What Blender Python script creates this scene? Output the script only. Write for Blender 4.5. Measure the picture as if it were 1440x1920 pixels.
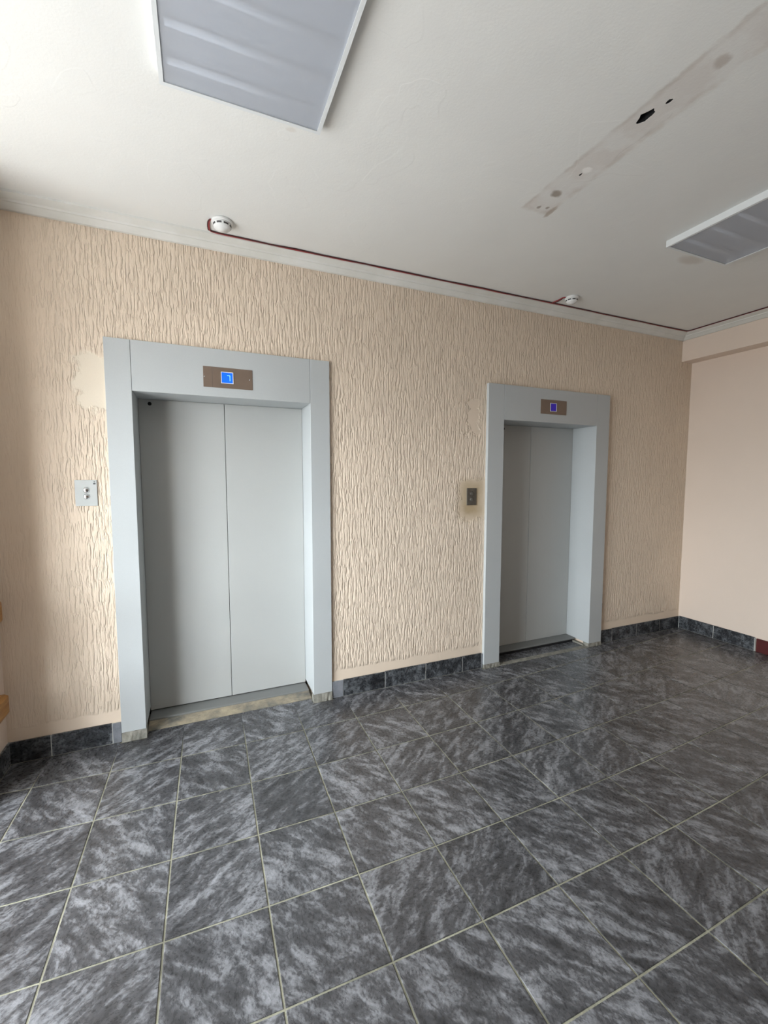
import bpy, bmesh, math, random
from mathutils import Matrix, Vector
random.seed(7)
for o in list(bpy.data.objects): bpy.data.objects.remove(o)
sc = bpy.context.scene
COL = sc.collection

# ------------------------------------------------------------------ camera
F_PX = 807.5
cam_d = bpy.data.cameras.new('camera')
cam_d.sensor_fit = 'HORIZONTAL'; cam_d.sensor_width = 36.0; cam_d.lens = 36.0 * F_PX / 1440.0
cam_d.clip_start = 0.02
cam = bpy.data.objects.new('camera', cam_d); COL.objects.link(cam)
rt = Vector((0.919924, -0.392096, 0.000427)); up = Vector((0.029528, 0.070363, 0.997084)); fw = Vector((0.390982, 0.917230, -0.076307))
m = Matrix((rt, up, -fw)).transposed().to_4x4(); m.translation = Vector((-0.2683, -2.8, 1.5178))
cam.matrix_world = m
sc.camera = cam

# ------------------------------------------------------------------ world: flat overcast sky over a pale ground
SKY = 25.5
w = bpy.data.worlds.new('overcast_sky'); sc.world = w; w.use_nodes = True
wn = w.node_tree.nodes; wl = w.node_tree.links; wn.clear()
tc = wn.new('ShaderNodeTexCoord'); sp = wn.new('ShaderNodeSeparateXYZ'); mr = wn.new('ShaderNodeMapRange')
mr.inputs['From Min'].default_value = -0.12; mr.inputs['From Max'].default_value = 0.12
mx = wn.new('ShaderNodeMix'); mx.data_type = 'RGBA'
mx.inputs['A'].default_value = (0.30, 0.31, 0.315, 1); mx.inputs['B'].default_value = (0.88, 0.95, 1.0, 1)
bg = wn.new('ShaderNodeBackground'); bg.inputs['Strength'].default_value = SKY
wo = wn.new('ShaderNodeOutputWorld')
wl.new(tc.outputs['Generated'], sp.inputs[0]); wl.new(sp.outputs['Z'], mr.inputs['Value'])
wl.new(mr.outputs['Result'], mx.inputs['Factor']); wl.new(mx.outputs['Result'], bg.inputs['Color'])
wl.new(bg.outputs[0], wo.inputs['Surface'])

# ------------------------------------------------------------------ room numbers (metres)
XL, XR, YB, H = -1.25, 4.2165, -5.4, 2.895
XB, ZBM = 4.0635, 2.650            # beam face and underside on the right
XW, PY = -1.95, -0.40               # window wall of the stair bay, depth of the corner pier
WY0, WY1, WZ0, WZ1 = -0.50, -2.60, 0.10, 2.34

# daylight portal in the window opening (guides sampling, emits nothing itself)
pl = bpy.data.lights.new('window_portal', 'AREA'); pl.shape = 'RECTANGLE'
pl.size = WY0 - WY1; pl.size_y = WZ1 - WZ0; pl.cycles.is_portal = True
po = bpy.data.objects.new('window_portal', pl); COL.objects.link(po)
po.location = (XW - 0.12, (WY0 + WY1) / 2, (WZ0 + WZ1) / 2)
po.rotation_euler = Matrix(((0, 0, -1), (1, 0, 0), (0, -1, 0))).to_euler()   # local -Z points to +X

vs = sc.view_settings
vs.view_transform = 'Standard'; vs.look = 'None'; vs.gamma = 1.0; vs.use_curve_mapping = False
vs.exposure = 0.0

# ------------------------------------------------------------------ helpers
def tag(o, label=None, cat=None, group=None, kind=None):
    if label: o['label'] = label
    if cat: o['category'] = cat
    if group: o['group'] = group
    if kind: o['kind'] = kind
    return o
def link(name, me, mat, parent=None, smooth=False):
    if mat is not None and not me.materials: me.materials.append(mat)
    if smooth:
        for p in me.polygons: p.use_smooth = True
    o = bpy.data.objects.new(name, me); COL.objects.link(o)
    if parent is not None:
        o.parent = parent
        o.matrix_parent_inverse = Matrix.Translation(-parent.location)
    return o
def empty(name, loc):
    o = bpy.data.objects.new(name, None); COL.objects.link(o); o.location = loc; o.empty_display_size = 0.1
    return o
def bm_obj(name, bm, mat, parent=None, smooth=False):
    bmesh.ops.recalc_face_normals(bm, faces=bm.faces)
    me = bpy.data.meshes.new(name); bm.to_mesh(me); bm.free()
    return link(name, me, mat, parent, smooth)
def add_box(bm, x0, x1, y0, y1, z0, z1, bev=0.0, seg=1):
    vs_ = [bm.verts.new((x, y, z)) for x in (x0, x1) for y in (y0, y1) for z in (z0, z1)]
    fs = [(0, 1, 3, 2), (4, 6, 7, 5), (0, 4, 5, 1), (2, 3, 7, 6), (0, 2, 6, 4), (1, 5, 7, 3)]
    faces = [bm.faces.new([vs_[i] for i in f]) for f in fs]
    if bev:
        es = list({e for f in faces for e in f.edges})
        bmesh.ops.bevel(bm, geom=es, offset=bev, segments=seg, affect='EDGES', profile=0.5)
def box(name, x0, x1, y0, y1, z0, z1, mat, parent=None, bev=0.0, seg=1):
    bm = bmesh.new(); add_box(bm, x0, x1, y0, y1, z0, z1, bev, seg)
    return bm_obj(name, bm, mat, parent)
def add_prism(bm, pts, axis, a0, a1, bev=0.0, seg=1):
    """extrude a polygon along an axis. pts are the two other coordinates in x,y,z order"""
    def P(p, a):
        if axis == 'x': return (a, p[0], p[1])
        if axis == 'y': return (p[0], a, p[1])
        return (p[0], p[1], a)
    A = [bm.verts.new(P(p, a0)) for p in pts]; B = [bm.verts.new(P(p, a1)) for p in pts]
    n = len(pts)
    fs = [bm.faces.new(A), bm.faces.new(B[::-1])]
    for i in range(n): fs.append(bm.faces.new((A[i], B[i], B[(i + 1) % n], A[(i + 1) % n])))
    if bev:
        es = list({e for f in fs for e in f.edges})
        bmesh.ops.bevel(bm, geom=es, offset=bev, segments=seg, affect='EDGES', profile=0.5)
def prism(name, pts, axis, a0, a1, mat, parent=None, bev=0.0, seg=1):
    bm = bmesh.new(); add_prism(bm, pts, axis, a0, a1, bev, seg)
    return bm_obj(name, bm, mat, parent)
def lathe(name, prof, axis, c, mat, parent=None, n=40, smooth=True):
    """revolve (r, h) around an axis through c: 'z' upward, '-y' out of the lift wall"""
    bm = bmesh.new(); rings = []
    for r, h in prof:
        ring = []
        for k in range(n if r > 1e-6 else 1):
            a = 2 * math.pi * k / n
            if axis == 'z': v = (c[0] + r * math.cos(a), c[1] + r * math.sin(a), c[2] + h)
            else: v = (c[0] + r * math.cos(a), c[1] - h, c[2] + r * math.sin(a))
            ring.append(bm.verts.new(v))
        rings.append(ring)
    for a, b in zip(rings, rings[1:]):
        for k in range(n):
            if len(a) == 1 and len(b) > 1: bm.faces.new((a[0], b[k], b[(k + 1) % n]))
            elif len(b) == 1 and len(a) > 1: bm.faces.new((a[k], b[0], a[(k + 1) % n]))
            elif len(a) > 1: bm.faces.new((a[k], b[k], b[(k + 1) % n], a[(k + 1) % n]))
    for ring, side in ((rings[0], 0), (rings[-1], 1)):
        if len(ring) > 1: bm.faces.new(ring)
    return bm_obj(name, bm, mat, parent, smooth)
def tube(name, pts, r, mat, parent=None, n=8):
    pts = [Vector(p) for p in pts]; bm = bmesh.new(); rings = []
    for i, p in enumerate(pts):
        t = (pts[min(i + 1, len(pts) - 1)] - pts[max(i - 1, 0)]).normalized()
        a = Vector((0, 0, 1)) if abs(t.z) < 0.9 else Vector((1, 0, 0))
        u = t.cross(a).normalized(); v = t.cross(u)
        rings.append([bm.verts.new(p + r * (math.cos(2 * math.pi * k / n) * u + math.sin(2 * math.pi * k / n) * v)) for k in range(n)])
    for a, b in zip(rings, rings[1:]):
        for k in range(n): bm.faces.new((a[k], b[k], b[(k + 1) % n], a[(k + 1) % n]))
    bm.faces.new(rings[0]); bm.faces.new(rings[-1])
    return bm_obj(name, bm, mat, parent, True)
def smooth_path(pts, k=6):
    P = [Vector(p) for p in pts]; P = [P[0]] + P + [P[-1]]; out = []
    for i in range(1, len(P) - 2):
        for j in range(k):
            t = j / k
            out.append(0.5 * ((2 * P[i]) + (P[i + 1] - P[i - 1]) * t + (2 * P[i - 1] - 5 * P[i] + 4 * P[i + 1] - P[i + 2]) * t * t + (3 * P[i] - P[i - 1] - 3 * P[i + 1] + P[i + 2]) * t ** 3))
    out.append(P[-2]); return out

# ------------------------------------------------------------------ materials
class M:
    def __init__(s, name, col=(0.5, 0.5, 0.5), rough=0.5, metal=0.0, spec=0.5):
        s.m = bpy.data.materials.new(name); s.m.use_nodes = True
        s.n = s.m.node_tree.nodes; s.l = s.m.node_tree.links
        s.b = s.n['Principled BSDF']
        s.b.inputs['Base Color'].default_value = (*col, 1); s.b.inputs['Roughness'].default_value = rough
        s.b.inputs['Metallic'].default_value = metal; s.b.inputs['Specular IOR Level'].default_value = spec
    def new(s, t, **kw):
        nd = s.n.new('ShaderNode' + t)
        for k, v in kw.items():
            if k in nd.inputs: nd.inputs[k].default_value = v
            else: setattr(nd, k, v)
        return nd
    def c(s, a, b): s.l.new(a, b)
    def pos(s):
        g = s.new('NewGeometry'); return g.outputs['Position']
    def objc(s):
        g = s.new('TexCoord'); return g.outputs['Object']
    def mapping(s, src, scale=(1, 1, 1), rot=(0, 0, 0), loc=(0, 0, 0)):
        mp = s.new('Mapping'); mp.inputs['Scale'].default_value = scale; mp.inputs['Rotation'].default_value = rot; mp.inputs['Location'].default_value = loc
        s.c(src, mp.inputs['Vector']); return mp.outputs['Vector']
    def noise(s, src, scale, detail=3.0, rough=0.55, dist=0.0):
        nz = s.new('TexNoise'); nz.inputs['Scale'].default_value = scale; nz.inputs['Detail'].default_value = detail
        nz.inputs['Roughness'].default_value = rough; nz.inputs['Distortion'].default_value = dist
        s.c(src, nz.inputs['Vector']); return nz.outputs['Fac']
    def ramp(s, src, stops, interp='LINEAR'):
        r = s.new('ValToRGB'); r.color_ramp.interpolation = interp
        el = r.color_ramp.elements
        while len(el) < len(stops): el.new(0.5)
        for e, (p, cc) in zip(el, stops):
            e.position = p; e.color = (*cc, 1) if not isinstance(cc, float) else (cc, cc, cc, 1)
        s.c(src, r.inputs['Fac']); return r.outputs['Color']
    def math(s, op, a, b=None, clamp=False):
        md = s.new('Math'); md.operation = op; md.use_clamp = clamp
        for i, v in enumerate((a, b)):
            if v is None: continue
            if isinstance(v, (int, float)): md.inputs[i].default_value = v
            else: s.c(v, md.inputs[i])
        return md.outputs[0]
    def mix(s, fac, a, b, blend='MIX'):
        mm = s.new('Mix'); mm.data_type = 'RGBA'; mm.blend_type = blend
        for k, v in (('Factor', fac), ('A', a), ('B', b)):
            if isinstance(v, (int, float)): mm.inputs[k].default_value = v
            elif isinstance(v, tuple): mm.inputs[k].default_value = (*v, 1)
            else: s.c(v, mm.inputs[k])
        return mm.outputs['Result']
    def smoothstep(s, src, lo, hi):
        r = s.new('MapRange'); r.interpolation_type = 'SMOOTHSTEP'
        r.inputs['From Min'].default_value = lo; r.inputs['From Max'].default_value = hi
        s.c(src, r.inputs['Value']); return r.outputs['Result']
    def bump(s, h, strength=0.5, dist=0.01):
        bp = s.new('Bump'); bp.inputs['Strength'].default_value = strength; bp.inputs['Distance'].default_value = dist
        s.c(h, bp.inputs['Height']); s.c(bp.outputs['Normal'], s.b.inputs['Normal'])
    def color(s, src): s.c(src, s.b.inputs['Base Color'])
    def rectmask(s, X, Z, x0, x1, z0, z1, soft, wob):
        """1 inside a rectangle with soft, wobbling edges"""
        a = s.smoothstep(s.math('ADD', X, wob), x0 - soft, x0 + soft); b = s.smoothstep(s.math('ADD', X, wob), x1 + soft, x1 - soft)
        c_ = s.smoothstep(s.math('ADD', Z, wob), z0 - soft, z0 + soft); d = s.smoothstep(s.math('ADD', Z, wob), z1 + soft, z1 - soft)
        return s.math('MULTIPLY', s.math('MULTIPLY', a, b), s.math('MULTIPLY', c_, d))

PEACH = (0.81, 0.675, 0.54)
def mat_plain(name, col, rough=0.5, metal=0.0, spec=0.5, var=0.0, vs_=8.0, bump=0.0, bs=200.0):
    k = M(name, col, rough, metal, spec)
    if var:
        f = k.noise(k.pos(), vs_, 4, 0.6)
        k.color(k.ramp(f, [(0.3, tuple(c * (1 - var) for c in col)), (0.7, tuple(min(1, c * (1 + var)) for c in col))]))
    if bump: k.bump(k.noise(k.pos(), bs, 2), bump, 0.002)
    return k.m

# -- scratched vertical plaster on the lift wall
def make_bark():
    k = M('bark_plaster', PEACH, 0.75, 0, 0.25)
    P = k.pos(); sep = k.new('SeparateXYZ'); k.c(P, sep.inputs[0]); X, Z = sep.outputs['X'], sep.outputs['Z']
    # wavy vertical worm grooves
    wob = k.new('TexNoise'); wob.inputs['Scale'].default_value = 16.0; wob.inputs['Detail'].default_value = 2.0
    k.c(P, wob.inputs['Vector'])
    wv = k.mapping(P, (1, 1, 0.14))
    w1 = k.new('VectorMath'); w1.operation = 'MULTIPLY_ADD'
    k.c(wob.outputs['Color'], w1.inputs[0]); w1.inputs[1].default_value = (0.011, 0, 0.01); k.c(wv, w1.inputs[2])
    n1 = k.noise(w1.outputs[0], 82.0, 2.0, 0.55, 0.12)
    n2 = k.noise(k.mapping(P, (1, 1, 0.22)), 150.0, 2.0, 0.5, 0.2)
    g1 = k.ramp(n1, [(0.36, 0.0), (0.56, 0.85), (0.72, 1.0)], 'EASE')
    h = k.math('ADD', g1, k.math('MULTIPLY', n2, 0.35))
    # smooth places: band above the skirting, trowelled patches, worn corner
    ew = k.math('MULTIPLY', k.math('SUBTRACT', k.noise(P, 13.0, 4), 0.5), 0.16)
    band = k.smoothstep(k.math('ADD', Z, k.math('MULTIPLY', ew, 0.25)), 0.21, 0.18)
    pa = k.rectmask(X, Z, -0.86, -0.66, 1.89, 2.19, 0.020, ew)
    pb = k.rectmask(X, Z, 1.615, 1.725, 1.85, 2.13, 0.010, ew)
    pc = k.rectmask(X, Z, 1.54, 1.80, 1.20, 1.52, 0.022, ew)
    worn = k.math('MULTIPLY', k.smoothstep(k.math('ADD', X, k.math('MULTIPLY', k.math('SUBTRACT', k.noise(P, 5.0, 2), 0.5), 0.5)), -0.80, -1.15), 0.80)
    sm = k.math('MAXIMUM', k.math('MAXIMUM', band, pa), k.math('MAXIMUM', k.math('MAXIMUM', pb, pc), worn))
    h2 = k.math('MULTIPLY', h, k.math('SUBTRACT', 1.0, sm, True))
    h3 = k.math('ADD', h2, k.math('MULTIPLY', k.noise(P, 260.0, 2), 0.06))
    k.bump(h3, 0.9, 0.0062)
    # colour: paint with faint fading, whiter filler, dirty ring round the call button
    big = k.noise(P, 1.6, 3)
    col = k.ramp(big, [(0.3, tuple(c * 0.96 for c in PEACH)), (0.7, tuple(min(1, c * 1.03) for c in PEACH))])
    col = k.mix(k.math('MULTIPLY', pa, 0.75), col, (0.82, 0.74, 0.61))
    dirt_w = k.math('MULTIPLY', k.math('SUBTRACT', k.noise(P, 14.0, 3), 0.5), 0.10)
    dirt = k.rectmask(X, Z, 1.56, 1.77, 1.22, 1.51, 0.06, dirt_w)
    drip = k.rectmask(X, Z, 1.59, 1.70, 1.24, 1.33, 0.03, dirt_w)
    col = k.mix(k.math('MULTIPLY', dirt, 0.68), col, (0.50, 0.385, 0.22))
    col = k.mix(k.math('MULTIPLY', drip, 0.45), col, (0.42, 0.30, 0.16))
    k.color(col)
    return k.m
BARK = make_bark()
def make_paint():
    k = M('painted_wall', (0.80, 0.675, 0.575), 0.7, 0, 0.25)
    P = k.pos()
    k.bump(k.math('ADD', k.noise(P, 90.0, 3), k.math('MULTIPLY', k.noise(P, 6.0, 2), 1.5)), 0.25, 0.003)
    k.color(k.ramp(k.noise(P, 2.0, 3), [(0.3, (0.78, 0.66, 0.56)), (0.7, (0.81, 0.685, 0.585))]))
    return k.m
PAINT = make_paint()
BACKW = mat_plain('brown_back_wall', (0.22, 0.16, 0.12), 0.6, 0, 0.3, 0.1, 2.0)  # unseen wall, colour darkened to cut light bounced into the lobby
def make_ceiling():
    k = M('ceiling_whitewash', (0.84, 0.82, 0.79), 0.8, 0, 0.2)
    P = k.pos(); sep = k.new('SeparateXYZ'); k.c(P, sep.inputs[0]); X, Y = sep.outputs['X'], sep.outputs['Y']
    col = k.ramp(k.noise(P, 1.3, 4), [(0.3, (0.775, 0.78, 0.76)), (0.7, (0.82, 0.825, 0.80))])
    ew = k.math('MULTIPLY', k.math('SUBTRACT', k.noise(P, 16.0, 3), 0.5), 0.035)
    strip = k.rectmask(X, Y, 1.283, 1.436, -9.0, -0.968, 0.012, ew)
    edge = k.math('SUBTRACT', k.rectmask(X, Y, 1.274, 1.446, -9.0, -0.955, 0.01, ew), k.rectmask(X, Y, 1.294, 1.424, -9.0, -0.98, 0.012, ew), True)
    blot = k.smoothstep(k.noise(P, 7.0, 3), 0.38, 0.62)
    col = k.mix(k.math('MULTIPLY', strip, k.math('ADD', 0.14, k.math('MULTIPLY', blot, 0.26))), col, (0.60, 0.53, 0.485))
    col = k.mix(k.math('MULTIPLY', edge, k.math('ADD', 0.05, k.math('MULTIPLY', blot, 0.28))), col, (0.46, 0.39, 0.32))
    def spot(x, y, rx, ry, c, a, soft=0.75):
        nonlocal col
        dx = k.math('DIVIDE', k.math('SUBTRACT', k.math('ADD', X, ew), x), rx); dy = k.math('DIVIDE', k.math('SUBTRACT', k.math('ADD', Y, ew), y), ry)
        d = k.math('ADD', k.math('MULTIPLY', dx, dx), k.math('MULTIPLY', dy, dy))
        col = k.mix(k.math('MULTIPLY', k.smoothstep(d, 1.0 + soft, 1.0 - soft), a), col, c)
    spot(1.358, -1.832, 0.022, 0.026, (0.42, 0.36, 0.31), 0.6)
    spot(1.358, -1.107, 0.026, 0.022, (0.28, 0.23, 0.18), 0.80)
    spot(1.360, -0.990, 0.010, 0.012, (0.25, 0.2, 0.16), 0.7)
    spot(1.403, -1.004, 0.010, 0.010, (0.28, 0.22, 0.17), 0.7)
    spot(1.440, -0.985, 0.012, 0.045, (0.35, 0.27, 0.2), 0.55)
    spot(1.365, -1.282, 0.022, 0.018, (0.92, 0.91, 0.89), 0.8)
    spot(2.62, -0.955, 0.085, 0.045, (0.50, 0.43, 0.36), 0.45, 0.95)
    spot(0.10, -0.99, 0.02, 0.012, (0.6, 0.53, 0.45), 0.3)
    k.color(col)
    flake = k.ramp(k.noise(P, 3.2, 2, 0.5, 0.6), [(0.60, 0.0), (0.615, 1.0)])
    hgt = k.math('ADD', k.math('MULTIPLY', k.noise(P, 3.0, 3), 2.2), k.math('ADD', k.math('MULTIPLY', k.noise(P, 120.0, 3), 0.25), k.math('MULTIPLY', flake, 0.18)))
    hgt = k.math('SUBTRACT', hgt, k.math('MULTIPLY', strip, 0.25))
    k.bump(hgt, 0.35, 0.006)
    return k.m
CEIL = make_ceiling()
def make_tile(name, dark, mid, light, streak=1.0):
    k = M(name, mid, 0.38, 0, 0.5)
    oi = k.new('ObjectInfo'); rnd = oi.outputs['Random']
    ang = k.math('MULTIPLY', k.math('FLOOR', k.math('MULTIPLY', rnd, 3.999)), math.pi / 2)
    off = k.new('CombineXYZ'); k.c(k.math('MULTIPLY', rnd, 91.0), off.inputs[0]); k.c(k.math('MULTIPLY', rnd, 37.0), off.inputs[1]); k.c(k.math('MULTIPLY', rnd, 53.0), off.inputs[2])
    vr = k.new('VectorRotate'); vr.rotation_type = 'Z_AXIS'; k.c(k.objc(), vr.inputs['Vector']); k.c(ang, vr.inputs['Angle'])
    ad = k.new('VectorMath'); ad.operation = 'ADD'; k.c(vr.outputs[0], ad.inputs[0]); k.c(off.outputs[0], ad.inputs[1])
    base = ad.outputs[0]
    wv = k.new('TexNoise'); wv.inputs['Scale'].default_value = 7.0; wv.inputs['Detail'].default_value = 3.0; k.c(base, wv.inputs['Vector'])
    wa = k.new('VectorMath'); wa.operation = 'MULTIPLY_ADD'; k.c(wv.outputs['Color'], wa.inputs[0]); wa.inputs[1].default_value = (0.045, 0.045, 0.045); k.c(base, wa.inputs[2])
    st = k.mapping(k.mapping(wa.outputs[0], rot=(0, 0, math.radians(-38))), (0.50, 1.25, 1.0))
    n1 = k.noise(st, 20.0, 9.0, 0.72, 0.3)
    n2 = k.noise(k.mapping(wa.outputs[0], (0.8, 1.1, 1.0)), 80.0, 5.0, 0.68, 0.15)
    n3 = k.noise(st, 6.0, 3.0)
    n = k.math('ADD', k.math('ADD', k.math('MULTIPLY', n1, 0.59), k.math('MULTIPLY', n2, 0.21)), k.math('MULTIPLY', n3, 0.20))
    col = k.ramp(n, [(0.40, dark), (0.495, mid), (0.555, tuple(0.5 * a + 0.5 * b for a, b in zip(mid, light))), (0.635, light)])
    tint = k.ramp(rnd, [(0.0, 0.86), (1.0, 1.10)])
    k.color(k.mix(1.0, col, tint, 'MULTIPLY'))
    rr = k.ramp(n2, [(0.3, 0.22), (0.7, 0.36)]); k.c(rr, k.b.inputs['Roughness'])
    k.bump(k.math('ADD', n1, k.math('MULTIPLY', n2, 0.5)), 0.25, 0.002)
    return k.m
TILE = make_tile('slate_tile', (0.034, 0.034, 0.036), (0.076, 0.076, 0.081), (0.29, 0.295, 0.315))
SKIRT = make_tile('slate_skirting', (0.014, 0.015, 0.017), (0.042, 0.045, 0.050), (0.20, 0.215, 0.23))
def make_grout(name, a, b, sc_=12.0):
    k = M(name, a, 0.85, 0, 0.2); f = k.noise(k.pos(), sc_, 5, 0.65)
    k.color(k.ramp(f, [(0.35, a), (0.65, b)])); k.bump(k.noise(k.pos(), 180.0, 3), 0.6, 0.003); return k.m
GROUT = make_grout('grout', (0.17, 0.165, 0.125), (0.40, 0.39, 0.30), 3.0)
CEMENT = make_grout('cement', (0.13, 0.13, 0.12), (0.42, 0.355, 0.25), 6.0)
MORTAR = make_grout('mortar', (0.19, 0.185, 0.16), (0.33, 0.315, 0.27), 25.0)
JOINT = make_grout('white_joint', (0.42, 0.42, 0.40), (0.58, 0.58, 0.55), 9.0)
def make_steel(name, col, rough):
    k = M(name, col, rough, 0.0, 0.5); P = k.pos()
    f = k.noise(P, 420.0, 2, 0.7); g = k.noise(P, 2.2, 3)
    c1 = k.ramp(f, [(0.3, tuple(c * 0.94 for c in col)), (0.7, tuple(c * 1.05 for c in col))])
    k.color(k.mix(0.25, c1, k.ramp(g, [(0.3, tuple(c * 0.9 for c in col)), (0.7, tuple(c * 1.06 for c in col))])))
    k.bump(f, 0.06, 0.001); return k.m
FRAME = make_steel('grey_enamel_frame', (0.505, 0.53, 0.535), 0.42)
PANEL = make_steel('grey_enamel_door', (0.50, 0.51, 0.495), 0.45)
SILLM = make_steel('sill_metal', (0.20, 0.205, 0.20), 0.5)
DARK = mat_plain('shade_black', (0.008, 0.008, 0.009), 0.8)  # near-black that stands in for shade inside holes and gaps
BROWN = mat_plain('brown_bronze_plate', (0.225, 0.165, 0.125), 0.38, 0.25, 0.5, 0.05, 12)
CHROME = mat_plain('chrome_button', (0.75, 0.76, 0.78), 0.18, 1.0)
PLATE = mat_plain('brushed_button_plate', (0.50, 0.52, 0.51), 0.42, 0.3, 0.5, 0.03, 30)
OLDPL = mat_plain('dark_button_plate', (0.12, 0.105, 0.085), 0.45, 0.3, 0.5, 0.2, 40)
OLDBT = mat_plain('dark_button', (0.16, 0.15, 0.13), 0.4, 0.4)
WHITEP = mat_plain('white_plastic', (0.83, 0.84, 0.83), 0.4)
SLOT = mat_plain('detector_slot', (0.06, 0.06, 0.06), 0.6)
INK = mat_plain('black_print', (0.03, 0.04, 0.045), 0.6)
LAMPF = mat_plain('lamp_frame_white', (0.74, 0.77, 0.78), 0.4)
WIRE_R = mat_plain('red_cable', (0.36, 0.04, 0.045), 0.5)
WIRE_D = mat_plain('dark_red_cable', (0.075, 0.018, 0.018), 0.5)
PVC = mat_plain('white_window_profile', (0.82, 0.83, 0.83), 0.35)
MAROON = mat_plain('maroon_skirting', (0.085, 0.012, 0.012), 0.4, 0, 0.5, 0.15, 20)
CORN = M('cornice_paint', (0.80, 0.79, 0.75), 0.7, 0, 0.2)
CORN.color(CORN.ramp(CORN.noise(CORN.pos(), 5.0, 4), [(0.3, (0.69, 0.695, 0.65)), (0.7, (0.79, 0.795, 0.765))]))
CORN.bump(CORN.noise(CORN.pos(), 12.0, 3), 0.35, 0.008); CORN = CORN.m
def make_wood():
    k = M('varnished_wood', (0.4, 0.2, 0.07), 0.35)
    n = k.noise(k.mapping(k.pos(), (14, 1.2, 14)), 3.0, 5, 0.6, 1.0)
    k.color(k.ramp(n, [(0.3, (0.30, 0.125, 0.03)), (0.7, (0.55, 0.30, 0.10))])); return k.m
WOOD = make_wood()
IRON = mat_plain('painted_iron', (0.05, 0.05, 0.055), 0.5, 0.3)
def make_screen(name, col, st):
    k = M(name, col, 0.3); k.b.inputs['Emission Color'].default_value = (*col, 1); k.b.inputs['Emission Strength'].default_value = st; return k.m
SCR_A = make_screen('blue_screen_lit', (0.004, 0.10, 0.78), 1.0)
SCR_B = make_screen('blue_screen_dim', (0.018, 0.006, 0.20), 0.7)
DIGIT = make_screen('digit_light', (0.22, 0.62, 1.0), 0.9)
BEZEL = mat_plain('clear_bezel', (0.78, 0.80, 0.85), 0.15)
def make_glass():
    k = M('window_glass'); k.n.remove(k.b)
    t = k.new('BsdfTransparent'); g = k.new('BsdfGlossy'); g.inputs['Roughness'].default_value = 0.02
    lw = k.new('LayerWeight'); lw.inputs['Blend'].default_value = 0.5; mxs = k.new('MixShader')
    fr = k.math('ADD', 0.02, k.math('MULTIPLY', k.math('POWER', lw.outputs['Facing'], 5.0), 0.6))   # reflectance of one face
    k.c(fr, mxs.inputs[0]); k.c(t.outputs[0], mxs.inputs[1]); k.c(g.outputs[0], mxs.inputs[2])
    k.c(mxs.outputs[0], k.n['Material Output'].inputs['Surface']); return k.m
GLASS = make_glass()
def make_diff():
    k = M('lamp_diffuser', (0.77, 0.80, 0.85), 0.30, 0, 0.5)
    t = k.new('BsdfTransparent'); t.inputs['Color'].default_value = (0.90, 0.92, 0.95, 1); mxs = k.new('MixShader'); mxs.inputs[0].default_value = 0.62
    k.c(k.b.outputs[0], mxs.inputs[1]); k.c(t.outputs[0], mxs.inputs[2]); k.c(mxs.outputs[0], k.n['Material Output'].inputs['Surface']); return k.m
DIFF = make_diff()
TUBE = mat_plain('lamp_tube_white', (0.92, 0.93, 0.95), 0.4)
TRAY = mat_plain('lamp_tray', (0.38, 0.40, 0.44), 0.5)

# ------------------------------------------------------------------ lift openings (x0 outer, x1 inner, x2 inner, x3 outer, face y, door y, lintel z, top z, centre x)
A = dict(x0=-0.7266, x1=-0.6015, x2=0.4014, x3=0.5294, yf=-0.0171, yd=0.2336, zl=2.0052, zt=2.2823, xc=-0.108, jb=0.055)
B = dict(x0=1.785, x1=1.9345, x2=2.9303, x3=3.0829, yf=-0.0289, yd=0.2289, zl=1.9815, zt=2.252, xc=2.435, jb=0.030)

LANDING = make_grout('landing_stone', (0.32, 0.31, 0.29), (0.42, 0.41, 0.38), 3.0)
# ------------------------------------------------------------------ room shell
S = lambda o: tag(o, kind='structure')
T = 0.30
def opening(E): return [(E['x1'] - 0.02, -0.12), (E['x1'] - 0.02, E['zl'] + 0.02), (E['x2'] + 0.02, E['zl'] + 0.02), (E['x2'] + 0.02, -0.12)]
wf = prism('wall_front', [(XW - 0.25, -0.12)] + opening(A) + opening(B) + [(XR + 0.3, -0.12), (XR + 0.3, H + 0.2), (XW - 0.25, H + 0.2)], 'y', 0.0, T, BARK); S(wf)
tag(wf, 'peach wall of vertically scratched plaster around the two lifts')
wr = box('wall_right', XR, XR + 0.3, YB - 0.3, 0.0, -0.12, H + 0.2, PAINT); S(wr); tag(wr, 'smooth peach painted wall at the right end')
wb = box('wall_back', XW - 0.25, XR, YB - 0.3, YB, -0.12, H + 0.2, BACKW); S(wb); tag(wb, 'brown wall behind the camera, kept dark to cut bounced light')
# corner pier, stair bay and its window wall
pr_ = box('wall_pier', XW, XL, PY, 0.0, -0.12, H, PAINT); S(pr_); tag(pr_, 'peach pier at the left corner of the lift wall')
bm = bmesh.new()
add_box(bm, XW - 0.25, XW, WY0, 0.0, -0.12, H + 0.2)
add_box(bm, XW - 0.25, XW, YB, WY1, -0.12, H + 0.2)
add_box(bm, XW - 0.25, XW, WY1, WY0, -0.12, WZ0)
add_box(bm, XW - 0.25, XW, WY1, WY0, WZ1, H + 0.2)
wlft = bm_obj('wall_left', bm, PAINT); S(wlft); tag(wlft, 'peach window wall beyond the left edge')
lf = box('floor_landing', XW, XL, YB, PY, -0.12, -0.001, LANDING); S(lf); tag(lf, 'pale stone stair landing left of the lobby')
bm_ = box('ceiling_beam', XB, XR, YB, 0.0, ZBM, H, PAINT); S(bm_); tag(bm_, 'peach boxed beam under the ceiling along the right wall')

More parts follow.
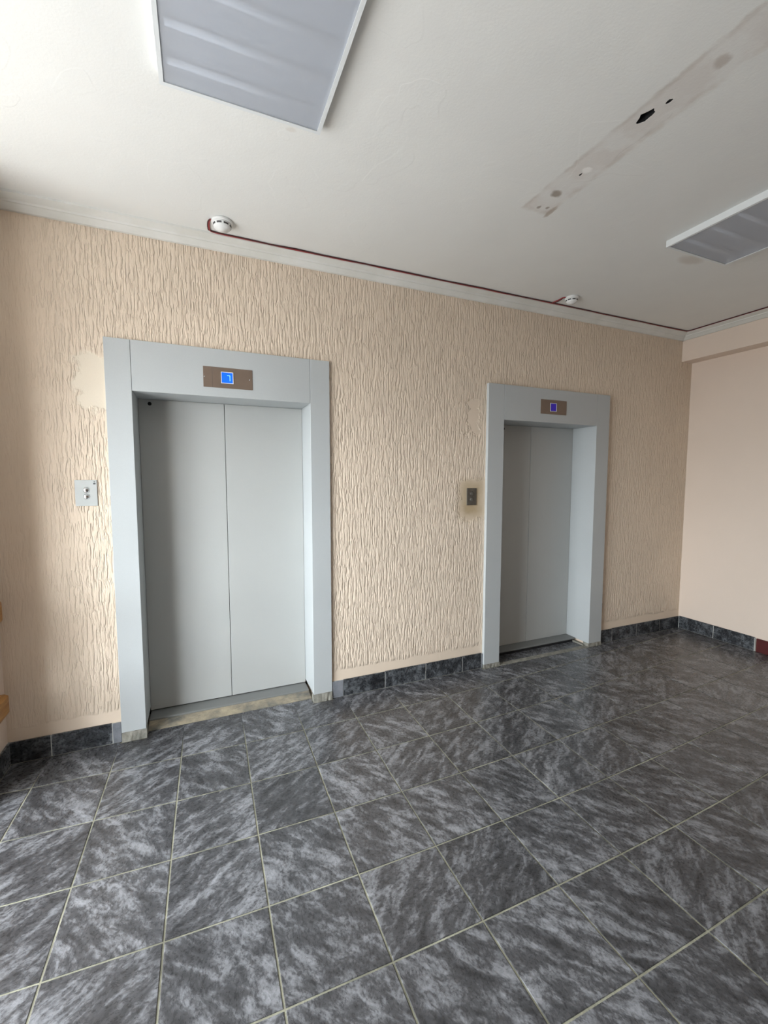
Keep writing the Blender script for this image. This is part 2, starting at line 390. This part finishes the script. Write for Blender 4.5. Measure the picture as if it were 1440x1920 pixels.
# ceiling with the broken holes
def blob(cx, cy, rx, ry, n, seed, rot=0.0):
    r = random.Random(seed); out = []
    for k_ in range(n):
        a = 2 * math.pi * k_ / n; q = 1 + r.uniform(-0.22, 0.22)
        x, y = rx * q * math.cos(a), ry * q * math.sin(a)
        out.append((cx + x * math.cos(rot) - y * math.sin(rot), cy + x * math.sin(rot) + y * math.cos(rot)))
    return out
holes = [blob(1.334, -1.578, 0.021, 0.034, 14, 3), blob(1.351, -1.660, 0.007, 0.012, 9, 5), blob(1.361, -1.250, 0.006, 0.009, 8, 8)]
bm = bmesh.new(); edges = []
outer = [(XW, YB), (XR, YB), (XR, 0.0), (XW, 0.0)]
loops = []
for lp in [outer] + holes:
    vv = [bm.verts.new((x, y, H)) for x, y in lp]; loops.append(vv)
    for i in range(len(vv)): edges.append(bm.edges.new((vv[i], vv[(i + 1) % len(vv)])))
bmesh.ops.triangle_fill(bm, edges=edges, use_beauty=True, use_dissolve=False, normal=(0, 0, -1))
for vv in loops:
    up_ = [bm.verts.new((v.co.x, v.co.y, H + 0.12)) for v in vv]
    n_ = len(vv)
    for i in range(n_): bm.faces.new((vv[i], vv[(i + 1) % n_], up_[(i + 1) % n_], up_[i]))
    if vv is loops[0] or True: bm.faces.new(up_)
me = bpy.data.meshes.new('ceiling'); bm.to_mesh(me); bm.free()
ceil = link('ceiling', me, CEIL); S(ceil); tag(ceil, 'white ceiling with a stained repair strip and a broken hole')
# near-black sheets in the holes, standing in for the shade inside
for i, hp in enumerate(holes):
    cx = sum(p[0] for p in hp) / len(hp); cy = sum(p[1] for p in hp) / len(hp)
    inner = [(cx + (x - cx) * 0.985, cy + (y - cy) * 0.985) for x, y in hp]
    bm = bmesh.new()
    lo = [bm.verts.new((x, y, H + 0.001)) for x, y in inner]; hi = [bm.verts.new((x, y, H + 0.10)) for x, y in inner]
    for q in range(len(lo)): bm.faces.new((lo[q], lo[(q + 1) % len(lo)], hi[(q + 1) % len(lo)], hi[q]))
    bm.faces.new(hi)
    bm_obj('hole_shade', bm, DARK, ceil)

# ------------------------------------------------------------------ floor: grout bed and single tiles
fl = box('floor', XL, XR, YB, 0.0, -0.12, -0.0025, GROUT); S(fl); tag(fl, 'floor of dark grey slate look tiles with pale grout')
GX = (-0.4064046, 0.3361764, -0.0081381, -0.0002465, 0.0004858, 0.0008679)
GY = (-0.2955128, -0.0094325, -0.3521855, -0.0018824, 0.0022018, 0.0039802)
def grid(i, j):
    ic, jc = min(max(i, -3), 8), min(max(j, -1), 6)
    out = []
    for g in (GX, GY):
        v = g[0] + g[1] * ic + g[2] * jc + g[3] * ic * jc + g[4] * ic * ic + g[5] * jc * jc
        v += (i - ic) * (g[1] + g[3] * jc + 2 * g[4] * ic) + (j - jc) * (g[2] + g[3] * ic + 2 * g[5] * jc)
        out.append(v)
    return out
def clip(poly, ax, val, keep_less):
    out = []
    for k_ in range(len(poly)):
        a, b = poly[k_], poly[(k_ + 1) % len(poly)]
        ia = (a[ax] <= val) == keep_less or a[ax] == val; ib = (b[ax] <= val) == keep_less or b[ax] == val
        if ia: out.append(a)
        if ia != ib:
            t = (val - a[ax]) / (b[ax] - a[ax]); out.append((a[0] + t * (b[0] - a[0]), a[1] + t * (b[1] - a[1])))
    return out
def area(p): return abs(sum(p[i][0] * p[(i + 1) % len(p)][1] - p[(i + 1) % len(p)][0] * p[i][1] for i in range(len(p)))) / 2
def inset(p, d):
    n = len(p); out = []
    s = sum(p[i][0] * p[(i + 1) % n][1] - p[(i + 1) % n][0] * p[i][1] for i in range(n))
    if s < 0: p = p[::-1]
    L = []
    for i in range(n):
        a, b = Vector(p[i]), Vector(p[(i + 1) % n]); t = (b - a).normalized(); nn = Vector((-t.y, t.x)); L.append((a + nn * d, t))
    for i in range(n):
        (a, t), (b, s_) = L[i - 1], L[i]
        den = t.x * s_.y - t.y * s_.x
        if abs(den) < 1e-6: out.append(tuple(b)); continue
        q = ((b.x - a.x) * s_.y - (b.y - a.y) * s_.x) / den; out.append(tuple(a + t * q))
    return out
def tile_piece(name, poly, ztop, mat, parent, bev=0.0022, zbot=-0.010):
    cx = sum(p[0] for p in poly) / len(poly); cy = sum(p[1] for p in poly) / len(poly)
    inn = inset(poly, bev)
    s = sum(poly[i][0] * poly[(i + 1) % len(poly)][1] - poly[(i + 1) % len(poly)][0] * poly[i][1] for i in range(len(poly)))
    if s < 0: poly = poly[::-1]
    n = len(poly)
    V = [(x - cx, y - cy, zbot) for x, y in poly] + [(x - cx, y - cy, ztop - bev * 0.6) for x, y in poly] + [(x - cx, y - cy, ztop) for x, y in inn]
    Fc = [tuple(range(n))[::-1], tuple(range(2 * n, 3 * n))]
    for i in range(n):
        k_ = (i + 1) % n
        Fc += [(i, k_, n + k_, n + i), (n + i, n + k_, 2 * n + k_, 2 * n + i)]
    me = bpy.data.meshes.new(name); me.from_pydata(V, [], Fc); me.materials.append(mat)
    o = bpy.data.objects.new(name, me); COL.objects.link(o); o.parent = parent; o.location = (cx, cy, 0)
    return o
def ytop_segments():
    """where the first row stops: skirting face, jamb feet, thresholds"""
    return [(-9, A['x0'] - 0.008, -0.013), (A['x0'] - 0.008, A['x1'] + 0.004, -0.026), (A['x1'] + 0.004, A['x2'] - 0.004, 0.045), (A['x2'] - 0.004, A['x3'] + 0.008, -0.026),
            (A['x3'] + 0.008, B['x0'] - 0.012, -0.013), (B['x0'] - 0.012, B['x3'] + 0.01, -0.040), (B['x3'] + 0.01, 9, -0.013)]
JG = 0.0066
for i in range(-3, 15):
    for j in range(-1, 17):
        c00, c10, c11, c01 = grid(i, j), grid(i + 1, j), grid(i + 1, j + 1), grid(i, j + 1)
        if j == -1: c00[1] = c10[1] = 0.2
        q = inset([tuple(c01), tuple(c11), tuple(c10), tuple(c00)], JG / 2)
        q = clip(q, 0, XL + 0.013, False)
        if len(q) > 2: q = clip(q, 0, XR - 0.013, True)
        if len(q) > 2: q = clip(q, 1, YB + 0.002, False)
        if len(q) < 3: continue
        if j == -1:
            # stepped far edge
            xs0, xs1 = min(p[0] for p in q), max(p[0] for p in q)
            low = sorted([p for p in q if p[1] < 0.1], key=lambda p: p[0])
            top = []
            for a, b, y in ytop_segments():
                l, r = max(a, xs0), min(b, xs1)
                if r - l > 1e-4: top += [(l, y), (r, y)]
            cl = []
            for p in top:
                if not cl or (abs(p[0] - cl[-1][0]) + abs(p[1] - cl[-1][1])) > 1e-5: cl.append(p)
            # drop collinear
            cc = [p for n_, p in enumerate(cl) if n_ in (0, len(cl) - 1) or not (cl[n_ - 1][1] == p[1] == cl[n_ + 1][1])]
            q = low + cc[::-1]
        if area(q) < 0.002: continue
        dz = random.uniform(-0.0004, 0.0004)
        tile_piece('floor_tile', q, dz, TILE, fl, 0.0016)

# ------------------------------------------------------------------ skirting tiles
ZS = 0.120
def skirting(name, runs, axis, label):
    """runs: list of (a, b) single tiles along x on the lift wall or along y on a side wall"""
    base = bmesh.new()
    for a, b in runs['bed']:
        if axis == 'x': add_box(base, a, b, -0.0108, 0.0, 0.0, ZS - 0.003)
        else: add_box(base, runs['x'] - (0.0108 if runs['s'] > 0 else 0), runs['x'] + (0.0108 if runs['s'] < 0 else 0), a, b, 0.0, ZS - 0.001)
    o = bm_obj(name, base, JOINT); S(o); tag(o, label)
    for a, b in runs['tiles']:
        h = ZS + random.uniform(-0.002, 0.003); g = 0.0021
        cx = (a + b) / 2
        bm = bmesh.new()
        if axis == 'x':
            add_box(bm, a + g - cx, b - g - cx, -0.005, 0.005, -h / 2, h / 2, 0.0015); loc = (cx, -0.0072, h / 2 + 0.001)
        else:
            add_box(bm, -0.005, 0.005, a + g - cx, b - g - cx, -h / 2, h / 2, 0.0015); loc = (runs['x'] - runs['s'] * 0.0072, cx, h / 2 + 0.001)
        t = bm_obj('skirting_tile', bm, SKIRT, o); t.matrix_parent_inverse = Matrix(); t.location = loc
    return o
sk = dict(bed=[(XL, A['x0'] - 0.002), (A['x3'] + 0.002, B['x0'] - 0.002), (B['x3'] + 0.002, XR)],
          tiles=[(XL, -1.060), (-1.060, -0.772), (0.612, 0.930), (0.930, 1.265), (1.265, 1.594), (1.594, 1.772), (3.095, 3.247), (3.247, 3.582), (3.582, 3.914), (3.914, XR - 0.012)])
skirting('baseboard_front', sk, 'x', 'dark slate tile skirting along the lift wall')
yy = [-0.013, -0.336, -0.670]
sr = dict(x=XR, s=1, bed=[(-0.676, 0.0)], tiles=[(yy[1], yy[0]), (yy[2], yy[1])])
rb = skirting('baseboard_right', sr, 'y', 'blue grey marbled tile skirting on the right wall')
mb = box('maroon_skirting', XR - 0.016, XR, YB, -0.684, 0.0, 0.118, MAROON, rb, 0.002)
tag(mb, 'dark maroon skirting board')
skirting('baseboard_left', dict(x=XL, s=-1, bed=[(PY, 0.0)], tiles=[(PY, -0.013)]), 'y', 'dark slate tile skirting on the corner pier')

# ------------------------------------------------------------------ cornice
def cornice_pts(s):
    # (distance out from the wall, height)
    return [(0, H), (0.104, H), (0.104, H - 0.010), (0.094, H - 0.013), (0.060, H - 0.021), (0.054, H - 0.029), (0.047, H - 0.029), (0.030, H - 0.040), (0.016, H - 0.050), (0, H - 0.050)]
c1 = prism('trim_1', [(-d, z) for d, z in cornice_pts(1)], 'x', XL, XB, CORN); S(c1); tag(c1, 'off white moulded cornice above the two lifts')
c2 = prism('trim_2', [(XB - d, z) for d, z in cornice_pts(1)], 'y', YB, 0.0, CORN); S(c2); tag(c2, 'off white cornice on the right beam')
c3 = prism('trim_3', [(XL + d, z) for d, z in cornice_pts(1)], 'y', PY, 0.0, CORN); S(c3); tag(c3, 'short off white cornice on the corner pier')

# ------------------------------------------------------------------ window in the left wall
win = empty('window_1', (XW - 0.12, (WY0 + WY1) / 2, WZ0)); S(win); tag(win, 'tall white framed lobby window')
xf0, xf1 = XW - 0.16, XW - 0.09
def wbar(name, y0, y1, z0, z1): return box(name, xf0, xf1, y0, y1, z0, z1, PVC, win, 0.004)
wbar('window_frame', WY1, WY0, WZ0, WZ0 + 0.06); wbar('window_frame', WY1, WY0, WZ1 - 0.06, WZ1)
wbar('window_frame', WY1, WY1 + 0.06, WZ0 + 0.06, WZ1 - 0.06); wbar('window_frame', WY0 - 0.06, WY0, WZ0 + 0.06, WZ1 - 0.06)
npan = 2; ww = (WY0 - WY1 - 0.12) / npan
for i in range(npan):
    y1 = WY0 - 0.06 - i * ww; y0 = y1 - ww
    if i: wbar('mullion', y1 - 0.025, y1 + 0.025, WZ0 + 0.06, WZ1 - 0.06)
    box('pane', XW - 0.128, XW - 0.122, y0 + (0.025 if i < npan - 1 else 0), y1 - (0.025 if i else 0), WZ0 + 0.06, WZ1 - 0.06, GLASS, win)

# ------------------------------------------------------------------ wooden railing of the stair bay
gr = empty('stair_railing', (XL, -1.1, 0.0)); tag(gr, 'varnished wooden board railing at the left edge beside the corner pier', 'railing')
RY = -2.10
prism('lower_board', [(XL + 0.0005, 0.415), (XL + 0.026, 0.415), (XL + 0.042, 0.405), (XL + 0.042, 0.318), (XL + 0.0005, 0.262)], 'y', RY, -0.070, WOOD, gr, 0.004, 2)
prism('upper_board', [(XL + 0.0005, 0.900), (XL + 0.028, 0.900), (XL + 0.034, 0.890), (XL + 0.034, 0.800), (XL + 0.028, 0.788), (XL + 0.0005, 0.788)], 'y', RY, -0.055, WOOD, gr, 0.004, 2)
for y in (-0.55, -1.30, RY + 0.05):
    box('post', XL - 0.030, XL, y - 0.015, y + 0.015, -0.001, 0.885, IRON, gr, 0.002)

# ------------------------------------------------------------------ lifts
def lift(E, label, seed, screen, digit, second):
    r = random.Random(seed)
    root = empty('elevator_entrance', ((E['x0'] + E['x3']) / 2, E['yf'], 0.0)); tag(root, label, 'elevator', 'lift entrances in the lobby wall')
    yb = E['yd'] + 0.05
    # jambs: front flange with a return into the opening
    prism('jamb', [(E['x0'], -0.0004), (E['x0'], E['yf']), (E['x1'], E['yf']), (E['x1'], yb), (E['x1'] - 0.019, yb), (E['x1'] - 0.019, -0.0004)], 'z', E['jb'], E['zt'], FRAME, root, 0.0012)
    prism('jamb', [(E['x3'], -0.0004), (E['x2'] + 0.019, -0.0004), (E['x2'] + 0.019, yb), (E['x2'], yb), (E['x2'], E['yf']), (E['x3'], E['yf'])], 'z', E['jb'], E['zt'], FRAME, root, 0.0012)
    g = 0.0017
    prism('header', [(E['yf'], E['zl']), (yb, E['zl']), (yb, E['zl'] + 0.019), (-0.0004, E['zl'] + 0.019), (-0.0004, E['zt']), (E['yf'], E['zt'])], 'x', E['x1'] + g, E['x2'] - g, FRAME, root, 0.0012)
    # centre opening door leaves
    zb, zt = 0.036, E['zl'] + 0.012
    for a, b, n_ in ((E['x1'] + 0.001, E['xc'] - 0.0016, 0), (E['xc'] + 0.0016, E['x2'] - 0.001, 1)):
        d = box('door_panel', a, b, E['yd'], E['yd'] + 0.028, zb, zt - 0.013, PANEL, root, 0.0015)
        if n_ == 0:
            lathe('lock_hole', [(0.0, 0.0012), (0.009, 0.0012), (0.011, 0.0)], '-y', (a + 0.062 if not second else a + 0.20, E['yd'] - 0.0002, 1.978 if not second else 1.948), DARK, d, 20)
    box('shaft_light_block', E['x1'] - 0.019, E['x2'] + 0.019, yb + 0.001, yb + 0.02, -0.1, E['zl'] + 0.019, DARK, root)  # added black plate, keeps outside light from leaking past the doors
    box('sub_floor', E['x1'] - 0.019, E['x2'] + 0.019, 0.0005, yb, -0.12, -0.012 if not second else -0.004, MORTAR, root)
    # floor indicator plate with its screen
    if not second: x0, x1, z0, z1, sx, sz, sw, sh = -0.233, 0.0445, 2.058, 2.177, -0.1005, 2.1185, 0.031, 0.030
    else: x0, x1, z0, z1, sx, sz, sw, sh = 2.296, 2.573, 2.050, 2.166, 2.428, 2.1065, 0.030, 0.030
    y = E['yf']
    pt = box('indicator_plate', x0, x1, y - 0.003, y, z0, z1, BROWN, root, 0.001); pt['label'] = 'brown bronze floor indicator plate'
    bm = bmesh.new()
    for (a, b, c, d) in ((sx - sw - .004, sx - sw, sz - sh - .004, sz + sh + .004), (sx + sw, sx + sw + .004, sz - sh - .004, sz + sh + .004), (sx - sw, sx + sw, sz + sh, sz + sh + .004), (sx - sw, sx + sw, sz - sh - .004, sz - sh)):
        add_box(bm, a, b, y - 0.0065, y - 0.003, c, d, 0.0008)
    bm_obj('screen_bezel', bm, BEZEL, pt)
    box('screen', sx - sw, sx + sw, y - 0.0048, y - 0.003, sz - sh, sz + sh, screen, pt)
    if digit:
        bm = bmesh.new(); yy0, yy1 = y - 0.0053, y - 0.0048
        add_box(bm, sx + 0.000, sx + 0.017, yy0, yy1, sz + 0.012, sz + 0.0155)
        add_box(bm, sx + 0.0135, sx + 0.017, yy0, yy1, sz - 0.018, sz + 0.012)
        bm_obj('digit', bm, DIGIT, pt)
    if not second:
        for xs in (x0 + 0.007, x1 - 0.016):
            lathe('screw', [(0.0035, 0.0), (0.0035, 0.0006), (0.0, 0.0014)], '-y', (xs, y - 0.003, (z0 + z1) / 2), CHROME, pt, 12)
        box('plate_joint', x0 + 0.0495, x0 + 0.0503, y - 0.0032, y - 0.0029, z0 + 0.001, z1 - 0.001, INK, pt)
    # mortar feet under the jambs
    def foot(xa, xb):
        bm = bmesh.new(); n_ = 9; top = E['jb'] + 0.001
        for side in (0,):
            f0, f1 = [], []
            for k_ in range(n_ + 1):
                x = xa + (xb - xa) * k_ / n_
                f0.append(bm.verts.new((x, E['yf'] - 0.004 - r.uniform(0.0, 0.006), 0.0))); f1.append(bm.verts.new((x, E['yf'] + 0.001 - r.uniform(0, 0.003), top - r.uniform(0.0, 0.002))))
            b0 = [bm.verts.new((v.co.x, 0.03, 0.0)) for v in f0]; b1 = [bm.verts.new((v.co.x, 0.03, top)) for v in f1]
            for k_ in range(n_):
                bm.faces.new((f0[k_], f0[k_ + 1], f1[k_ + 1], f1[k_])); bm.faces.new((f1[k_], f1[k_ + 1], b1[k_ + 1], b1[k_])); bm.faces.new((b0[k_ + 1], b0[k_], b1[k_], b1[k_ + 1])); bm.faces.new((f0[k_ + 1], f0[k_], b0[k_], b0[k_ + 1]))
            bm.faces.new((f0[0], f1[0], b1[0], b0[0])); bm.faces.new((f0[-1], b0[-1], b1[-1], f1[-1]))
        bm_obj('mortar_foot', bm, MORTAR, root)
    foot(E['x0'] + 0.001, E['x1'] + 0.003); foot(E['x2'] - 0.003, E['x3'] - 0.001)
    return root, r
ra, rnd_a = lift(A, 'left pale grey lift entrance with closed doors and a lit blue 7 above', 11, SCR_A, True, False)
rb_, rnd_b = lift(B, 'right grey lift entrance with closed doors and a dim blue screen, nearer the corner', 12, SCR_B, False, True)
# lift A threshold: metal sill and rough cement strip
box('sill', A['x1'] + 0.001, A['x2'] - 0.001, 0.126, A['yd'] + 0.045, -0.012, 0.030, SILLM, ra, 0.003)
bm = bmesh.new(); nx, ny = 40, 8; V = []
for a in range(nx + 1):
    x = A['x1'] + 0.002 + (A['x2'] - A['x1'] - 0.004) * a / nx; row = []
    for b in range(ny + 1):
        t = b / ny; y = 0.047 + 0.078 * t; z = 0.001 + 0.020 * (t ** 1.1) + rnd_a.uniform(-0.002, 0.002) * (0 < b < ny)
        row.append(bm.verts.new((x, y, z)))
    V.append(row)
for a in range(nx):
    for b in range(ny): bm.faces.new((V[a][b], V[a + 1][b], V[a + 1][b + 1], V[a][b + 1]))
lo = [bm.verts.new((V[a][0].co.x, 0.047, -0.012)) for a in range(nx + 1)]
for a in range(nx): bm.faces.new((lo[a], lo[a + 1], V[a + 1][0], V[a][0]))
cs = bm_obj('cement_strip', bm, CEMENT, ra); cs['label'] = 'rough tan cement strip'
# lift B threshold: overhanging sill, black block under it as painted shadow, tile strip, mortar line
box('sill', B['x1'] + 0.001, B['x2'] - 0.001, 0.122, B['yd'] + 0.045, 0.0225, 0.0355, SILLM, rb_, 0.002)
box('sill_gap_shade', B['x1'] + 0.001, B['x2'] - 0.030, 0.128, 0.160, -0.004, 0.0222, DARK, rb_)
for a, b in ((B['x1'] + 0.002, 2.26), (2.264, 2.595), (2.599, B['x2'] - 0.03)):
    tile_piece('threshold_tile', [(a, 0.012), (b, 0.012), (b, 0.126), (a, 0.126)], 0.001, TILE, rb_, 0.001).matrix_parent_inverse = Matrix.Translation(-rb_.location)
box('mortar_line', B['x1'] + 0.004, B['x2'] - 0.004, -0.038, 0.011, -0.0035, 0.0015, MORTAR, rb_, 0.001)
box('jamb_mortar', B['x2'] - 0.029, B['x2'] - 0.0005, 0.012, 0.19, -0.0035, 0.012, MORTAR, rb_, 0.003)
# mortar plugs between the skirting and the jambs
def plug(x0, x1, root):
    return box('mortar_plug', x0, x1, -0.0135, -0.0109, 0.001, ZS - 0.001, PLUG, root, 0.002)
PLUG = make_grout('grey_filler', (0.17, 0.18, 0.20), (0.25, 0.26, 0.285), 14.0)
plug(-0.770, A['x0'] - 0.001, ra); plug(A['x3'] + 0.001, 0.611, ra); plug(1.774, B['x0'] - 0.001, rb_)

# ------------------------------------------------------------------ call buttons
def call(name, x0, x1, z0, z1, plate, btn, label, rr, zs, th):
    root = empty(name, ((x0 + x1) / 2, 0.0, z0)); tag(root, label, 'call button', 'lift call buttons')
    box('plate', x0, x1, -th, -0.0002, z0, z1, plate, root, 0.0012)
    cx = (x0 + x1) / 2
    for z in zs:
        lathe('button_ring', [(rr * 1.35, 0.0), (rr * 1.35, 0.0015), (rr * 1.08, 0.002), (rr * 1.05, 0.0)], '-y', (cx, -th, z), plate, root, 28)
        lathe('button', [(rr, 0.0), (rr, 0.003), (rr * 0.75, 0.0048), (0.0, 0.0056)], '-y', (cx, -th, z), btn, root, 28)
    return root, cx
ca, cx = call('call_panel', -0.8915, -0.7885, 1.370, 1.512, PLATE, CHROME, 'light steel call button plate left of the left lift', 0.0125, (1.457, 1.4215), 0.006)
bm = bmesh.new()   # small printed mark in the upper corner
add_box(bm, -0.803, -0.798, -0.0065, -0.0060, 1.499, 1.504); add_box(bm, -0.806, -0.795, -0.0065, -0.0060, 1.4885, 1.4945)
bm_obj('printed_mark', bm, INK, ca)
call('call_panel', 1.616, 1.7035, 1.317, 1.449, OLDPL, OLDBT, 'dark grimy call button plate between the two lifts', 0.014, (1.406, 1.362), 0.006)

# ------------------------------------------------------------------ ceiling lamps
def lamp(x0, x1, y0, y1, label):
    root = empty('ceiling_lamp', ((x0 + x1) / 2, (y0 + y1) / 2, H)); tag(root, label, 'ceiling lamp', 'square ceiling lamps')
    d = 0.036; fwid = 0.014
    bm = bmesh.new(); z0, z1 = H - d, H - 0.0004
    o = [(x0, y0), (x1, y0), (x1, y1), (x0, y1)]; i_ = [(x0 + fwid, y0 + fwid), (x1 - fwid, y0 + fwid), (x1 - fwid, y1 - fwid), (x0 + fwid, y1 - fwid)]
    ob, ot, ib, it = ([bm.verts.new((x, y, z)) for x, y in L] for L, z in ((o, z0), (o, z1), (i_, z0), (i_, z1)))
    for k_ in range(4):
        n_ = (k_ + 1) % 4
        bm.faces.new((ob[k_], ob[n_], ib[n_], ib[k_])); bm.faces.new((ob[k_], ob[n_], ot[n_], ot[k_])); bm.faces.new((ib[k_], ib[n_], it[n_], it[k_])); bm.faces.new((ot[k_], ot[n_], it[n_], it[k_]))
    bm_obj('frame', bm, LAMPF, root)
    box('tray', x0 + fwid, x1 - fwid, y0 + fwid, y1 - fwid, H - 0.006, H - 0.001, TRAY, root)
    box('diffuser', x0 + fwid, x1 - fwid, y0 + fwid, y1 - fwid, z0 + 0.003, z0 + 0.0055, DIFF, root)
    for k_ in range(4):
        y = y1 - 0.085 - k_ * (y1 - y0 - 0.17) / 3
        tube('tube', [(x0 + 0.03, y, H - 0.0192), (x1 - 0.03, y, H - 0.0192)], 0.0105, TUBE, root, 12)
lamp(-0.356, 0.203, -1.615, -1.052, 'large unlit square ceiling lamp at the top, in front of the left lift')
lamp(2.262, 2.815, -1.600, -1.040, 'unlit square ceiling lamp cut by the right edge of the photo')

# ------------------------------------------------------------------ smoke detectors and cable
def detector(x, y, r, label):
    root = empty('smoke_detector', (x, y, H)); tag(root, label, 'smoke detector', 'ceiling smoke detectors')
    lathe('base', [(r, 0.0), (r, -0.010), (r * 0.95, -0.014), (0.0, -0.014)], 'z', (x, y, H - 0.0004), WHITEP, root)
    lathe('head', [(r * 0.86, 0.0), (r * 0.86, -0.006), (r * 0.80, -0.019), (r * 0.62, -0.028), (r * 0.42, -0.031), (r * 0.40, -0.033), (0.0, -0.034)], 'z', (x, y, H - 0.0145), WHITEP, root)
    for k_ in range(8):
        a0 = 2 * math.pi * (k_ + 0.14) / 8; a1 = 2 * math.pi * (k_ + 0.86) / 8
        bm = bmesh.new(); V = []
        for q in range(6):
            a = a0 + (a1 - a0) * q / 5
            V.append([bm.verts.new((x + rr * math.cos(a), y + rr * math.sin(a), H - zz)) for rr, zz in ((r * 0.850, 0.0215), (r * 0.822, 0.0300), (r * 0.70, 0.0280), (r * 0.70, 0.0215))])
        for q in range(5):
            for e in range(4): bm.faces.new((V[q][e], V[q + 1][e], V[q + 1][(e + 1) % 4], V[q][(e + 1) % 4]))
        bm.faces.new(V[0]); bm.faces.new(V[-1])
        s = bm_obj('slot', bm, SLOT, root)
        for v in s.data.vertices: v.co.x = x + (v.co.x - x) * 1.012; v.co.y = y + (v.co.y - y) * 1.012
detector(-0.118, -0.232, 0.055, 'white smoke detector on the ceiling above the left lift')
detector(2.372, -0.243, 0.050, 'small white smoke detector on the ceiling above the right lift')
cab = empty('alarm_cable', (0.0, -0.112, H)); tag(cab, 'thin red alarm cable clipped along the cornice and round the corner', 'cable')
def wob_line(p, q, n, amp, seed):
    r = random.Random(seed); p, q = Vector(p), Vector(q); out = []
    for k_ in range(n + 1):
        v = p.lerp(q, k_ / n)
        if 0 < k_ < n: v = v + Vector((0, r.uniform(-amp, amp), -abs(r.uniform(0, amp * 0.6))))
        out.append(v)
    return out
ZC = H - 0.0045
for dy, mat_, sd in ((0.0, WIRE_R, 1), (-0.0065, WIRE_D, 2)):
    path = smooth_path([(-0.1765 + dy * 0.4, -0.238, ZC - 0.002), (-0.182 + dy, -0.205, ZC), (-0.181 + dy, -0.150, ZC), (-0.168 + dy, -0.117 + dy, ZC), (-0.10, -0.110 + dy, ZC)], 5)
    path += wob_line((0.0, -0.1095 + dy, ZC), (XB - 0.16, -0.1095 + dy, ZC), 26, 0.0035, sd)
    path += smooth_path([(XB - 0.125 + dy, -0.111 + dy, ZC), (XB - 0.1095 + dy, -0.13 + dy, ZC)], 4)
    path += wob_line((XB - 0.1095 + dy, -0.2, ZC), (XB - 0.1095 + dy, YB + 0.02, ZC), 20, 0.0, sd)
    tube('wire', path, 0.0036, mat_, cab, 7)
br = empty('alarm_cable', (2.316, -0.12, H)); tag(br, 'short red cable loop running to the small smoke detector above the right lift', 'cable')
for dx, mat_ in ((0.0, WIRE_R), (0.011, WIRE_D)):
    tube('wire', smooth_path([(2.300 + dx * 1.5, -0.122, ZC - 0.001), (2.308 + dx * 1.6, -0.165, ZC), (2.306 + dx, -0.205, ZC), (2.306 + dx * 0.6, -0.222, ZC - 0.001), (2.316, -0.238, ZC - 0.002)], 5), 0.0034, mat_, br, 7)
